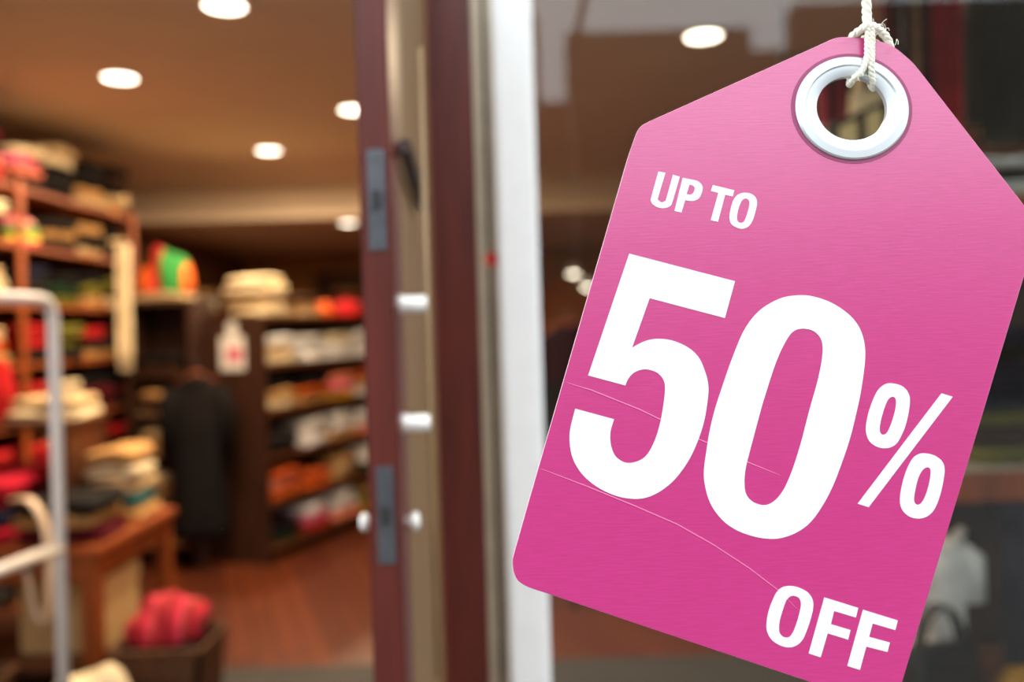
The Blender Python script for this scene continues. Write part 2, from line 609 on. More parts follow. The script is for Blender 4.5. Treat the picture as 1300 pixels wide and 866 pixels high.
pink = card_material()
core = material('white_card_core', (0.86, 0.80, 0.80), rough=0.8, var=0.04)
ink = material('white_ink', (0.88, 0.90, 0.91), rough=0.4, var=0.01)
ring_metal = material('satin_white_metal', (0.62, 0.66, 0.69), rough=0.30, var=0.03, metal=0.45)
ring_dark = material('plum_rim', srgb((150, 62, 104)), rough=0.5, var=0.05)

outline = [(652.1, 703), (659.4, 677.2), (669.9, 640, 1), (797, 200, 1), (806.2, 173.6), (809.8, 165.6), (815, 160), (822.3, 155.9), (840, 147.8, 1),
           (1040, 58, 1), (1051.4, 52.6), (1060.3, 49.4), (1071.8, 48.2), (1090.8, 49), (1108.6, 51.8), (1123.8, 56), (1134, 61.0), (1144, 68.6), (1156.8, 80.0),
           (1167, 92, 1), (1299, 262, 1), (1309, 277), (1313.5, 290), (1311, 309, 1), (1142, 872, 1), (1136, 888), (1127, 894), (1114, 893), (1098, 889, 1),
           (695, 753.2, 1), (670.7, 745.1), (657.8, 737), (652.1, 725.7), (650.5, 712.8)]
RC = (1080.0, 138.6)


def ellipse(cx, cy, rx, ry, n=64):
    return [(cx + rx * math.cos(2 * math.pi * k / n), cy + ry * math.sin(2 * math.pi * k / n)) for k in range(n)]


card = flat_shape('sale_tag', [spline(outline, 4), ellipse(*RC, 46, 43.5)], 0, TAG_T, [pink, core], None, bevel=0.0003)
card.location = tag_origin
card.rotation_euler = (-TILT, 0, 0)
tag(card, 'pink cardboard sale tag reading UP TO 50% OFF, hung on twine', 'sale tag')

S1 = (815, 210, 160 / 1300); S2 = (715, 310, 230 / 1172); S3 = (715, 470, 230 / 1172)
S4 = (880, 370, 230 / 1172); S5 = (880, 520, 230 / 1172); S6 = (1080, 480, 140 / 655); S7 = (960, 735, 190 / 1256)
L_U = zp([(165, 72, 1), (238, 85, 1), (163, 335), (166, 366), (200, 388), (230, 375), (246, 350), (315, 105, 1), (385, 125, 1), (312, 375), (290, 420), (252, 442), (205, 448), (150, 435), (105, 405), (88, 370), (92, 335)], *S1)
L_P = [zp([(415, 137, 1), (545, 162), (590, 185), (618, 225), (615, 275), (592, 332), (558, 362), (510, 374), (440, 365, 1), (403, 492, 1), (330, 477, 1)], *S1),
       zp([(485, 205, 1), (515, 212), (537, 232), (536, 265), (517, 298), (490, 310), (455, 303, 1)], *S1)]
L_T = zp([(725, 210, 1), (945, 265, 1), (930, 328, 1), (852, 309, 1), (778, 588, 1), (703, 572, 1), (782, 291, 1), (705, 271, 1)], *S1)
L_O = [zp([(1060, 290), (1110, 298), (1155, 325), (1178, 372), (1175, 430), (1150, 530), (1120, 600), (1085, 640), (1030, 660), (978, 650), (925, 620), (902, 580), (898, 520), (910, 450), (935, 370), (970, 320), (1010, 297)], *S1),
       zp([(1062, 348), (1090, 360), (1102, 390), (1095, 450), (1070, 530), (1050, 578), (1020, 599), (985, 588), (973, 550), (980, 490), (1000, 420), (1025, 368)], *S1)]
D_5 = zp([(425, 65, 1), (1107, 243, 1), (1042, 480, 1), (557, 352, 1), (443, 672, 1), (520, 632), (600, 615), (700, 625), (800, 668), (870, 730), (912, 820)], *S2) + \
    zp([(935, 100), (930, 200), (908, 330), (870, 450), (820, 562), (755, 662), (680, 742), (590, 802), (500, 830), (400, 826), (300, 797), (200, 742), (120, 670), (65, 580), (42, 480), (45, 380), (77, 250, 1),
        (327, 318, 1), (304, 400), (306, 480), (332, 550), (380, 590), (430, 600), (495, 582), (545, 540), (592, 450), (625, 340), (645, 230), (656, 130), (648, 68), (612, 22), (560, 0), (510, -3), (455, 18), (418, 58), (400, 100, 1), (160, 35, 1)], *S3)
D_0 = [zp([(680, 28), (780, 38), (900, 82), (1010, 160), (1075, 250), (1104, 360), (1102, 480), (1078, 650)], *S4) + zp([(1054, 0), (1010, 180), (955, 345), (890, 510), (815, 645), (740, 740), (650, 800), (560, 830), (480, 834), (380, 817), (270, 775), (180, 708), (110, 610), (75, 500), (66, 400), (82, 270), (105, 130), (137, 0)], *S5) + zp([(180, 630), (250, 430), (330, 245), (430, 122), (560, 48)], *S4),
       zp([(700, 243), (760, 252), (805, 285), (830, 340), (829, 430), (802, 570)], *S4) + zp([(748, 0), (692, 215), (640, 380), (590, 500), (540, 572), (490, 609), (440, 617), (380, 595), (340, 550), (327, 480), (335, 380), (367, 250), (434, 0)], *S5) + zp([(462, 670), (520, 490), (570, 370), (618, 287), (655, 254)], *S4)]
P_A = [zp([(230, 32), (290, 45), (330, 80), (345, 140), (325, 260), (290, 350), (255, 398), (205, 417), (150, 408), (105, 375), (85, 320), (90, 250), (115, 160), (150, 82), (190, 42)], *S6),
       zp([(243, 112), (262, 130), (258, 190), (235, 270), (210, 323), (185, 337), (167, 318), (169, 270), (190, 190), (215, 130)], *S6)]
P_S = zp([(532, 92, 1), (598, 112, 1), (100, 766, 1), (35, 745, 1)], *S6)
P_B = [zp([(430, 447), (490, 460), (535, 495), (550, 550), (530, 670), (495, 768), (455, 815), (405, 833), (350, 825), (305, 790), (286, 735), (295, 650), (320, 560), (355, 487), (390, 455)], *S6),
       zp([(447, 530), (467, 545), (462, 610), (440, 690), (415, 738), (390, 752), (370, 733), (373, 680), (392, 600), (418, 548)], *S6)]
L_O2 = [zp([(280, 57), (350, 70), (425, 110), (465, 170), (470, 240), (450, 330), (420, 420), (380, 508), (330, 553), (270, 570), (200, 555), (130, 512), (90, 450), (80, 380), (95, 280), (125, 190), (165, 110), (215, 67)], *S7),
        zp([(310, 138), (350, 155), (368, 195), (362, 260), (335, 360), (305, 440), (275, 480), (240, 488), (205, 470), (185, 430), (190, 350), (215, 260), (245, 178), (278, 144)], *S7)]
L_F1 = zp([(565, 152, 1), (847, 240, 1), (828, 320, 1), (645, 265, 1), (618, 376, 1), (783, 425, 1), (763, 505, 1), (592, 452, 1), (533, 653, 1), (433, 620, 1)], *S7)
L_F2 = zp([(888, 255, 1), (1178, 345, 1), (1158, 425, 1), (968, 370, 1), (938, 482, 1), (1112, 530, 1), (1092, 608, 1), (915, 563, 1), (862, 758, 1), (757, 725, 1)], *S7)

INK_Y = -TAG_T / 2 - 0.0001
for nm, lab, loops in (('letter', 'white letter U', [L_U]), ('letter', 'white letter P', L_P), ('letter', 'white letter T', [L_T]), ('letter', 'white letter O of UP TO', L_O),
                       ('digit', 'large white digit 5', [D_5]), ('digit', 'large white digit 0', D_0),
                       ('letter', 'white letter O of OFF', L_O2), ('letter', 'first white letter F of OFF', [L_F1]), ('letter', 'second white letter F of OFF', [L_F2])):
    o = flat_shape(nm, [spline(l) for l in loops], INK_Y, 0.0003, [ink], card)
    o['label'] = lab
o = flat_shape('percent_sign', [spline(l) for l in (P_A + [P_S] + P_B)], INK_Y, 0.0003, [ink], card)
o['label'] = 'white percent sign'

# grommet: stepped metal eyelet with a plum rim round it
sc_ = tag_hit(*RC).y / F
rc = on_tag(*RC)
SZ = 0.945
yb_ = TAG_T / 2
gr = MB().lathe([(71.5 * sc_, -yb_), (71.5 * sc_, -yb_ - 0.0012), (69.5 * sc_, -yb_ - 0.0022), (60 * sc_, -yb_ - 0.0024), (58 * sc_, -yb_ - 0.0012), (48 * sc_, -yb_ - 0.0010),
                 (44.5 * sc_, -yb_ - 0.0004), (44.5 * sc_, yb_ + 0.0006), (60 * sc_, yb_ + 0.0006), (60 * sc_, yb_), (45.3 * sc_, yb_), (45.3 * sc_, -yb_)], 72, 'Y', (rc.x, rc.y, rc.z), 1.0, SZ).build('grommet', ring_metal, card)
for pl_ in gr.data.polygons:
    pl_.use_smooth = True
gr.data.set_sharp_from_angle(angle=math.radians(35))
gr['label'] = 'round white metal grommet in the tag'
rim = MB().lathe([(70 * sc_, -yb_), (76.5 * sc_, -yb_), (76.5 * sc_, -yb_ - 0.0003), (70 * sc_, -yb_ - 0.0003)], 72, 'Y', (rc.x, rc.y, rc.z), 1.0, SZ).build('rim', ring_dark, gr)

# creases pressed across the card
for path in ([(717, 485.7), (750, 496), (780, 508), (810, 520), (836.7, 532.8), (885.7, 558), (897.7, 563), (946.7, 586.7), (990, 604)],
             [(686, 595), (745, 618), (806, 643), (859, 666), (905, 692), (950.8, 722), (990, 752), (1012, 774)]):
    mb = MB()
    n = len(path)
    for i, (u, v) in enumerate(path):
        c = on_tag(u, v)
        q0, q1 = path[max(i - 1, 0)], path[min(i + 1, n - 1)]
        d = Vector((q1[0] - q0[0], q1[1] - q0[1])).normalized()
        nx, nz = d.y, d.x
        w = 0.0007 * (0.35 if i in (0, n - 1) else 1)
        yf = -TAG_T / 2
        mb.v += [(c.x + nx * w, yf, c.z + nz * w), (c.x + nx * w * 0.2, yf - 0.00019, c.z + nz * w * 0.2), (c.x - nx * w, yf, c.z - nz * w)]
    for i in range(n - 1):
        k = i * 3
        mb.f += [(k, k + 3, k + 4, k + 1), (k + 1, k + 4, k + 5, k + 2), (k, k + 2, k + 5, k + 3)]
    mb.build('crease', pink, card)

# twine
jute = material('pale_jute_twine', srgb((250, 244, 226)), rough=0.95, var=0.14, scale=300, bump=0.5, bscale=900)
YW = tag_hit(1095, 70).y
tw = empty('twine', at(1101, 38, YW))
tag(tw, 'pale twisted jute twine looped through the hole of the pink tag', 'twine')
two = Vector(tw.location)


def tp(u, v, dy):
    return at(u, v, YW) + Vector((0, dy, 0)) - two


def smooth_path(pts, n=6):
    P_ = [Vector(p) for p in pts]
    out = []
    for i in range(len(P_) - 1):
        p0, p1, p2, p3 = P_[max(i - 1, 0)], P_[i], P_[i + 1], P_[min(i + 2, len(P_) - 1)]
        for k in range(n):
            t = k / n
            out.append(0.5 * ((2 * p1) + (p2 - p0) * t + (2 * p0 - 5 * p1 + 4 * p2 - p3) * t * t + (3 * p1 - p0 - 3 * p2 + p3) * t ** 3))
    out.append(P_[-1])
    return out


def twisted(name, path, r, pitch, n_strand=3, label=None):
    """Two plies winding round a path."""
    root = None
    pts = smooth_path(path, 14)
    length = [0]
    for i in range(1, len(pts)):
        length.append(length[-1] + (pts[i] - pts[i - 1]).length)
    for s in range(n_strand):
        q = []
        for i, p_ in enumerate(pts):
            t = (pts[min(i + 1, len(pts) - 1)] - pts[max(i - 1, 0)]).normalized()
            sx = t.cross(Vector((0, 1, 0))).normalized()
            a = 2 * math.pi * (length[i] / pitch + s / n_strand)
            q.append(p_ + sx * math.cos(a) * r * 0.46 + Vector((0, 1, 0)) * math.sin(a) * r * 0.46)
        MB().tube(q, r * 0.56, 8).build(name, jute, tw, True)


HOOK_Z = 2.40
topx = two.x
vert = [(0, -0.0, HOOK_Z - two.z), (0, 0, (HOOK_Z - two.z) * 0.5)]
n_v = 26
vpath = [Vector((0, 0, (HOOK_Z - 0.01 - two.z) * (1 - i / n_v))) for i in range(n_v + 1)]
twisted('cord', vpath, 0.0036, 0.016)
twisted('loop', [tp(1080, 50, 0.005), tp(1084, 45, 0.002), tp(1090, 40, -0.003), tp(1098, 36, -0.004), tp(1108, 35, -0.002), tp(1119, 38, 0.002), tp(1128, 45, 0.004), tp(1134, 54, 0.006), tp(1137, 70, 0.008)], 0.0030, 0.014)
twisted('strand', [tp(1098.5, 40, -0.0045), tp(1097.5, 58, -0.0055), tp(1095.5, 78, -0.007), tp(1089, 94, -0.007), tp(1081, 102, -0.005), tp(1079, 108, 0.001), tp(1084, 96, 0.006), tp(1095, 75, 0.006), tp(1101, 44, 0.005)], 0.0024, 0.010)
twisted('strand', [tp(1103.5, 40, -0.0045), tp(1103, 58, -0.0055), tp(1101.5, 78, -0.007), tp(1101, 94, -0.007), tp(1105, 106, -0.004), tp(1109, 112, 0.001), tp(1108, 100, 0.006), tp(1105, 75, 0.006), tp(1103, 44, 0.005)], 0.0024, 0.010)
random.seed(4)
for i in range(30):
    u, v = random.choice([(1084, 45), (1088, 41), (1094, 37), (1104, 36), (1112, 36), (1121, 40), (1129, 46), (1134, 54), (1090, 96), (1103, 104), (1083, 102), (1098, 70), (1101, 55), (1096, 84)])
    u += random.uniform(-2, 2)
    a = random.uniform(0, 2 * math.pi)
    l = random.uniform(4, 10)
    MB().tube([tp(u, v, -0.007), tp(u + math.cos(a) * l * .5, v + math.sin(a) * l * .5 - 1, -0.009), tp(u + math.cos(a) * l, v + math.sin(a) * l, -0.009)], 0.00022, 4).build('fibre', jute, tw)

br = empty('hanging_bracket', (topx, YF, HOOK_Z))
tag(br, 'dark iron arm on the shopfront wall from which the tag twine hangs', 'bracket')
box('wall_plate', dark_iron, (-0.03, 0.03, -0.012, 0.0, 0.05, 0.25), br)
MB().tube([(0, -0.006, 0.15), (0, YW - YF - 0.05, 0.15)], 0.012, 10).build('arm', dark_iron, br, True)
MB().tube([(0, YW - YF, 0.14), (0, YW - YF, 0.02), (0, YW - YF + 0.005, 0.004), (0, YW - YF - 0.005, -0.012)], 0.005, 8).build('hook', dark_iron, br, True)


# ================================================================== SHOP GOODS: BUILDERS
def folded_mesh(seed):
    """A folded garment: two soft layers with a rounded front fold; unit size 1 x 1 x 1, front at y = -0.5."""
    rnd = random.Random(seed)
    nx = 9
    prof = []
    for (cz, rz) in ((0.75, 0.25), (0.25, 0.25)):
        for k in range(5):
            a = math.pi / 2 - (math.pi * k / 4)
            prof.append((-0.42 - 0.08 * math.cos(a), cz + rz * math.sin(a) * 0.97))
    prof += [(-0.1, 0.0), (0.25, 0.0), (0.5, 0.06), (0.5, 0.5), (0.5, 0.92), (0.2, 1.0), (-0.15, 1.0)]
    m = MB()
    ph = rnd.uniform(0, 6)
    for i in range(nx):
        t = i / (nx - 1)
        x = t - 0.5
        e = 1 - 0.18 * abs(2 * t - 1) ** 6
        wob = 0.02 * math.sin(ph + 5 * t)
        for (y, z) in prof:
            top = 1 + (0.10 * math.sin(ph * 2 + 7 * t) - 0.05) * (1 if z > 0.5 else 0)
            zz = z * top * (1 - 0.25 * abs(2 * t - 1) ** 5) if z > 0.02 else z
            m.v.append((x + rnd.uniform(-0.012, 0.012), y * e + wob * 1.6 + (rnd.uniform(-0.03, 0.03) if y < -0.4 else 0), max(0.0, min(1.0, zz + (rnd.uniform(-0.07, 0.0) if z > 0.3 else 0)))))
    k = len(prof)
    for i in range(nx - 1):
        for j in range(k):
            a, b = i * k + j, i * k + (j + 1) % k
            m.f.append((a, a + k, b + k, b))
    m.f.append(tuple(range(k)))
    m.f.append(tuple(reversed(range((nx - 1) * k, nx * k))))
    me = m.mesh('folded_garment', True)
    me.materials.append(C('cream'))
    return me


FOLDED = [folded_mesh(i) for i in range(6)]
RND = random.Random(11)


def set_mat(o, mat):
    o.material_slots[0].link = 'OBJECT'
    o.material_slots[0].material = mat


def folded(world_pos, rz, w, d, h, colour, label, group, kind='folded_sweater'):
    o = link(kind, RND.choice(FOLDED))
    o.location = world_pos
    o.rotation_euler = (0, 0, rz + RND.uniform(-0.08, 0.08))
    o.scale = (w, d, h)
    set_mat(o, C(colour))
    tag(o, label, 'sweater' if 'sweater' in kind else 'shirt', group)
    return o


def loc2world(origin, rz, x, y, z):
    c, s = math.cos(rz), math.sin(rz)
    return Vector((origin[0] + c * x - s * y, origin[1] + s * x + c * y, origin[2] + z))


def stack(origin, rz, x, y, z, colours, w, d, h, where, group, kind='folded_sweater'):
    zz = z + 0.002
    n = len(colours)
    for i, col in enumerate(colours):
        hh = h * RND.uniform(0.85, 1.15)
        pos = loc2world(origin, rz, x + RND.uniform(-.012, .012), y + RND.uniform(-.03, .0), zz)
        pl_ = 'top' if (i == n - 1 and n > 1) else ('bottom' if i == 0 and n > 1 else ORD[i] + ' up')
        if n == 1:
            lab = f'{col} {kind.replace("_", " ")} alone, {where}'
        else:
            lab = f'{col} {kind.replace("_", " ")}, {pl_}, {where}'
        folded(pos, rz, w * RND.uniform(.82, 1.0), d * RND.uniform(.80, 1.0), hh, col, lab, group, kind)
        zz += hh + 0.001
    return zz


def heap(name, loc, size, mat, label, cat, seed, group=None):
    """A crumpled heap of cloth with ridged folds resting on a flat base."""
    rnd = random.Random(seed)
    bm = bmesh.new()
    bmesh.ops.create_icosphere(bm, subdivisions=4, radius=1.0)
    ph = [(rnd.uniform(2, 5), rnd.uniform(2, 5), rnd.uniform(0, 6)) for _ in range(6)]
    for vv in bm.verts:
        p_ = vv.co
        a = math.atan2(p_.y, p_.x)
        rr = 1.0
        for (f1, f2, o_) in ph:
            rr += 0.055 * math.sin(f1 * p_.x * 1.6 + f2 * p_.y * 1.4 + o_ + 2.0 * p_.z)
        rr += 0.06 * abs(math.sin(3.5 * a + 2.5 * p_.z + ph[0][2]))
        z = p_.z * rr
        z = max(z, -0.25)
        vv.co = (p_.x * rr * size[0], p_.y * rr * size[1], (z + 0.25) * size[2] / 1.25)
    me = bpy.data.meshes.new(name)
    bm.to_mesh(me)
    bm.free()
    me.polygons.foreach_set('use_smooth', [True] * len(me.polygons))
    me.materials.append(mat)
    o = link(name, me)
    o.location = loc
    return tag(o, label, cat, group)


def shelf_unit(name, label, origin, rz, L, D, H, zs, mat, mat_shelf, dividers=(), back=True, ends=(True, True)):
    e = empty(name, origin, rz)
    tag(e, label, 'shelf unit')
    T = 0.03
    if ends[0]:
        box('side_panel', mat, (0, T, 0, D, 0, H), e)
    if ends[1]:
        box('side_panel', mat, (L - T, L, 0, D, 0, H), e)
    if back:
        box('back_panel', mat, (T, L - T, D - 0.015, D, 0.0, H), e)
    cuts = [T] + [d for d in dividers] + [L - T]
    for z in zs:
        box('shelf', mat_shelf, (T, L - T, 0.0, D - 0.015, z - 0.025, z), e)
    for d in dividers:
        box('post', mat_shelf, (d - 0.028, d + 0.028, -0.012, 0.0, 0, H), e)
    return e


def handbag(loc, rz, w, h, d, mat, mat2, label, group=None):
    e = empty('handbag', loc, rz)
    tag(e, label, 'bag', group)
    m = MB()
    rows = 7
    for j in range(rows + 1):
        t = j / rows
        ww = w * (0.5 - 0.05 * t * t)
        dd = d * (0.5 - 0.36 * t ** 1.5)
        ring = []
        for k in range(16):
            a = 2 * math.pi * k / 16
            cx, cy = math.cos(a), math.sin(a)
            ring.append((ww * math.copysign(abs(cx) ** 0.5, cx), dd * math.copysign(abs(cy) ** 0.5, cy), h * t))
        m.v += ring
    for j in range(rows):
        for k in range(16):
            a, b = j * 16 + k, j * 16 + (k + 1) % 16
            m.f.append((a, b, b + 16, a + 16))
    m.f.append(tuple(reversed(range(16)))); m.f.append(tuple(range(rows * 16, rows * 16 + 16)))
    m.build('body', mat, e, True)
    for s in (-1, 1):
        pts = [(w * 0.28 * math.cos(math.pi * k / 10), s * d * 0.12, h * 0.9 + h * 0.75 * math.sin(math.pi * k / 10)) for k in range(11)]
        MB().tube(pts, 0.011, 8, flat=0.6).build('handle', mat2, e, True)
    box('flap', mat2, (-w * 0.3, w * 0.3, -d * 0.44, -d * 0.30, h * 0.5, h * 0.86), e, bevel=0.008)
    return e


def hat(loc, r, mat, label, group=None):
    e = empty('brimmed_hat', loc)
    tag(e, label, 'hat', group)
    MB().lathe([(0.002, 0.62 * r * 1.4), (0.55 * r, 0.60 * r * 1.4), (0.62 * r, 0.5 * r * 1.4), (0.66 * r, 0.02), (0.60 * r, 0.01), (0.5 * r, 0.55 * r * 1.4), (0.002, 0.56 * r * 1.4)], 28).build('crown', mat, e, True)
    MB().lathe([(0.62 * r, 0.012), (0.95 * r, 0.0), (1.0 * r, 0.012), (0.95 * r, 0.016), (0.62 * r, 0.022)], 32).build('brim', mat, e, True)
    MB().lathe([(0.655 * r, 0.02), (0.675 * r, 0.02), (0.67 * r, 0.06), (0.65 * r, 0.06)], 28).build('hat_band', leather_black, e, True)
    return e


def hanging_scarf(x, y, z_top, z_bot, w, mat, label, seed, group, w_bot=None):
    rnd = random.Random(seed)
    e = empty('hanging_scarf', (x, y, z_top))
    tag(e, label, 'scarf', group)
    ph = rnd.uniform(0, 6)
    wb = w_bot or w
    L = z_top - z_bot
    fn = lambda u, v: ((u - .5) * (w + (wb - w) * v) + 0.0015 * math.sin(4 * v + ph), 0.018 * math.sin(u * 11 + ph + 1.2 * v) - 0.01, -L * v - 0.006 * math.sin(9 * u + ph) * (v > 0.95))
    MB().sheet(fn, 16, 14, 0.004).build('cloth', mat, e, True)
    m = MB()
    for k in range(10):
        xx = (-.45 + .1 * k) * wb + 0.0015 * math.sin(4 + ph)
        m.tube([(xx, -0.008, -L + 0.004), (xx + 0.003, -0.008, -L - 0.05)], 0.003, 5)
    m.build('fringe', mat, e)['kind'] = 'stuff'
    return e


def hanging_garment(x, y, z_top, length, half, mat, label, rz=0.0, sleeve=0.55, group=None, cat='coat', name='hanging_coat'):
    """Coat or shirt on a wooden hanger with a steel hook."""
    e = empty(name, (x, y, z_top), rz)
    tag(e, label, cat, group)
    m = MB()
    rows, seg = 14, 24
    for j in range(rows + 1):
        t = j / rows
        if t < 0.1:
            hw = 0.07 + (half - 0.07) * (t / 0.1) ** 0.8
        else:
            hw = half * (1 - 0.10 * math.sin((t - 0.1) * 2.6) + 0.12 * t)
        th = 0.045 + 0.05 * min(1, t * 4)
        for k in range(seg):
            a = 2 * math.pi * k / seg
            f = 1 + 0.10 * math.sin(6 * a + 2 * t) * t
            m.v.append((hw * math.cos(a) * f, th * math.sin(a) * f, -0.06 - length * t - 0.03 * (1 - math.cos(a) ** 2) * (t < 0.05)))
    for j in range(rows):
        for k in range(seg):
            a, b = j * seg + k, j * seg + (k + 1) % seg
            m.f.append((a, b, b + seg, a + seg))
    m.f.append(tuple(reversed(range(seg)))); m.f.append(tuple(range(rows * seg, rows * seg + seg)))
    m.build('body', mat, e, True)
    if sleeve:
        for s in (-1, 1):
            MB().tube([(s * half * 0.86, 0, -0.14), (s * half * 1.10, -0.005, -0.06 - length * sleeve * 0.4), (s * half * 1.16, -0.02, -0.06 - length * sleeve)], [0.065, 0.058, 0.045], 12).build('sleeve', mat, e, True)
    m = MB()
    m.tube([(-0.07, -0.03, -0.05), (0, -0.075, -0.10), (0.07, -0.03, -0.05)], 0.014, 8)
    m.build('collar', mat, e, True)
    hg = MB().tube([(-half * .8, 0, -0.09), (0, 0, -0.03), (half * .8, 0, -0.09)], 0.009, 8).build('hanger', wood_orange, e, True)
    MB().tube([(0, 0, -0.03), (0, 0, 0.012), (0.012, 0, 0.03), (0, 0, 0.044), (-0.014, 0, 0.032)], 0.003, 6).build('hook', steel, hg, True)
    return e


# ================================================================== LEFT SHELF UNIT
LU = (-2.6, 4.12, 0.0)
LR = math.pi / 2
lz = [0.10, 0.42, 0.74, 1.06, 1.38, 1.70, 2.02, 2.33]
shelf_unit('shelf_unit', 'tall wooden shelf unit with orange posts packed with folded clothes', LU, LR, 1.88, 0.42, 2.36, lz, wood_mid, wood_orange, dividers=(0.03, 0.48, 1.85))
G = 'folded clothes on the tall left shelf unit'
shelf_cols = {
    0: ['black', 'dark brown', 'charcoal'], 1: ['dark brown', 'black', 'maroon'],
    2: ['tan', 'black', 'red', 'dark brown'], 3: ['black', 'rust', 'cream', 'maroon'],
    4: ['black', 'tan', 'dark brown', 'red', 'charcoal'], 5: ['black', 'charcoal', 'olive', 'cream', 'navy'],
    6: ['black', 'dark brown', 'charcoal', 'tan', 'black'], 7: ['black', 'charcoal', 'beige', 'dark brown'],
}
xs_l = (0.25, 0.66, 1.01, 1.36, 1.68)
fixed = {
    (7, 0): ['red', 'salmon', 'black', 'maroon', 'black'], (7, 1): ['black', 'salmon', 'pink', 'cream'], (7, 2): ['black', 'charcoal', 'black', 'cream', 'beige'], (7, 3): ['beige', 'tan', 'black', 'charcoal', 'black'],
    (7, 4): ['tan', 'beige', 'black', 'dark brown', 'black'],
    (6, 0): ['black', 'maroon', 'cream'], (6, 2): ['black', 'tan', 'charcoal'], (6, 3): ['beige', 'black', 'tan'], (6, 4): ['black', 'beige', 'black'],
    (5, 0): ['cream', 'cream', 'beige'], (5, 1): ['black', 'charcoal', 'navy'], (5, 2): ['olive', 'dark green', 'black'], (5, 3): ['tan', 'olive', 'black'],
    (4, 0): ['tan', 'rust', 'beige'], (4, 2): ['black', 'olive', 'olive'], (3, 0): ['red', 'maroon', 'red'], (3, 1): ['beige', 'rust', 'red'],
}
for si, z in enumerate(lz):
    for ki, x in enumerate(xs_l):
        cols = fixed.get((si, ki)) or [RND.choice(shelf_cols[si]) for _ in range(3 if si in (2, 3, 4, 5) else 2)]
        if (si, ki) == (6, 1):
            continue
        hgt = 0.066 if si < 7 else 0.062
        w = 0.30 if ki < 4 else 0.24
        stack(LU, LR, x, 0.17, z, cols, w, 0.34, hgt, f'stack {["nearest", "second from", "third from", "fourth from", "fifth from"][ki]} the street, {ORD[si]} shelf of tall unit', G)
heap('scarf_heap', loc2world(LU, LR, 0.68, 0.16, 2.022), (0.13, 0.12, 0.18), stripes('rainbow_knit', [(226, 52, 110), (240, 210, 70), (60, 140, 50), (40, 110, 50), (240, 170, 160)], 7, 'Z'), 'crumpled pink, yellow and green scarf on a shelf of the tall unit', 'scarf', 3)
heap('black_bag_heap', loc2world(LU, LR, 0.30, 0.2, 2.33 + 0.33), (0.14, 0.15, 0.11), C('black'), 'slumped black cloth bag on top of the tall left shelf unit', 'bag', 5)

# pale scarf hung on the unit's far post
cs = hanging_scarf(-2.50, 5.60, 2.10, 1.34, 0.09, C('cream'), 'long cream scarf hanging from a peg on the tall unit', 9, None)
MB().tube([(-0.095, -0.004, 0.006), (0.045, -0.004, 0.008)], 0.008, 8).build('peg', wood_dark, cs, True)

# ================================================================== TOWER OF DRAWERLIKE SHELVES
TU = (-2.53, 5.66, 0.0)
tz = [0.12, 0.42, 0.70, 0.98, 1.26]
shelf_unit('narrow_shelf_tower', 'narrow dark wooden shelf tower holding tan folded clothes', TU, 0.0, 0.44, 0.40, 1.74, tz + [1.74], wood_dark, wood_dark)
for si, z in enumerate(tz):
    stack(TU, 0.0, 0.22, 0.17, z, [['tan', 'beige', 'tan'], ['beige', 'tan', 'cream'], ['tan', 'tan', 'beige'], ['beige', 'dark brown', 'tan'], ['dark brown', 'black']][si], 0.34, 0.36, 0.06, f'on the {ORD[si]} shelf of the narrow dark tower', 'folded clothes in the narrow tower')
zt_ = stack(TU, 0.0, 0.22, 0.17, 1.74, ['beige'], 0.36, 0.34, 0.05, 'on top of the narrow dark tower', 'folded clothes in the narrow tower')
heap('knit_heap', (TU[0] + 0.22, TU[1] + 0.17, zt_ + 0.002), (0.15, 0.13, 0.28), stripes('green_orange_red_knit', [(44, 140, 60), (44, 140, 60), (240, 104, 30), (240, 104, 30), (206, 30, 50)], 3.2, 'X'), 'knitted green, orange and red scarf heaped on the narrow tower', 'scarf', 8)

# ================================================================== CENTRE GONDOLA
GA = (-1.61, 5.60, 0.0)
GR = math.atan2(0.932, 0.362)
gz = [0.10, 0.40, 0.70, 1.00, 1.30]
shelf_unit('gondola', 'dark brown shelving island with an angled row of folded clothes', GA, GR, 2.45, 0.50, 1.62, gz + [1.62], wood_dark, wood_mid)
GG = 'folded clothes on the angled shelving island'
gcols = [['red', 'salmon', 'white', 'mustard'], ['white', 'salmon', 'tan', 'lilac white', 'dark brown'], ['orange', 'lilac white', 'white', 'rust', 'tan'], ['cream', 'tan', 'salmon', 'pink', 'beige', 'black'], ['lilac white', 'white', 'cream', 'lilac white']]
gfix = {(4, 0): ['cream', 'beige', 'white'], (4, 1): ['white', 'lilac white', 'white'], (4, 2): ['white', 'white', 'cream'], (4, 3): ['lilac white', 'lilac white', 'lilac white'], (4, 4): ['lilac white', 'white', 'lilac white'],
        (3, 0): ['cream', 'tan', 'black'], (3, 1): ['tan', 'orange', 'black'], (3, 2): ['mustard', 'pink', 'salmon'], (3, 3): ['white', 'tan', 'rust'], (3, 4): ['tan', 'black', 'white'],
        (2, 0): ['black', 'charcoal'], (2, 1): ['lilac white', 'lilac white', 'white'], (2, 2): ['tan', 'lilac white', 'white'], (2, 3): ['salmon', 'white', 'lilac white'], (2, 4): ['rust', 'white', 'white'],
        (1, 0): ['orange', 'salmon', 'rust'], (1, 1): ['orange', 'rust'], (1, 2): ['tan', 'beige', 'tan'], (1, 3): ['dark green', 'white', 'white'], (1, 4): ['mustard', 'tan', 'rust'],
        (0, 0): ['dark green', 'black'], (0, 1): ['red', 'pink', 'lilac white'], (0, 2): ['salmon', 'white', 'white'], (0, 3): ['mustard', 'olive', 'tan'], (0, 4): ['red', 'maroon', 'tan']}
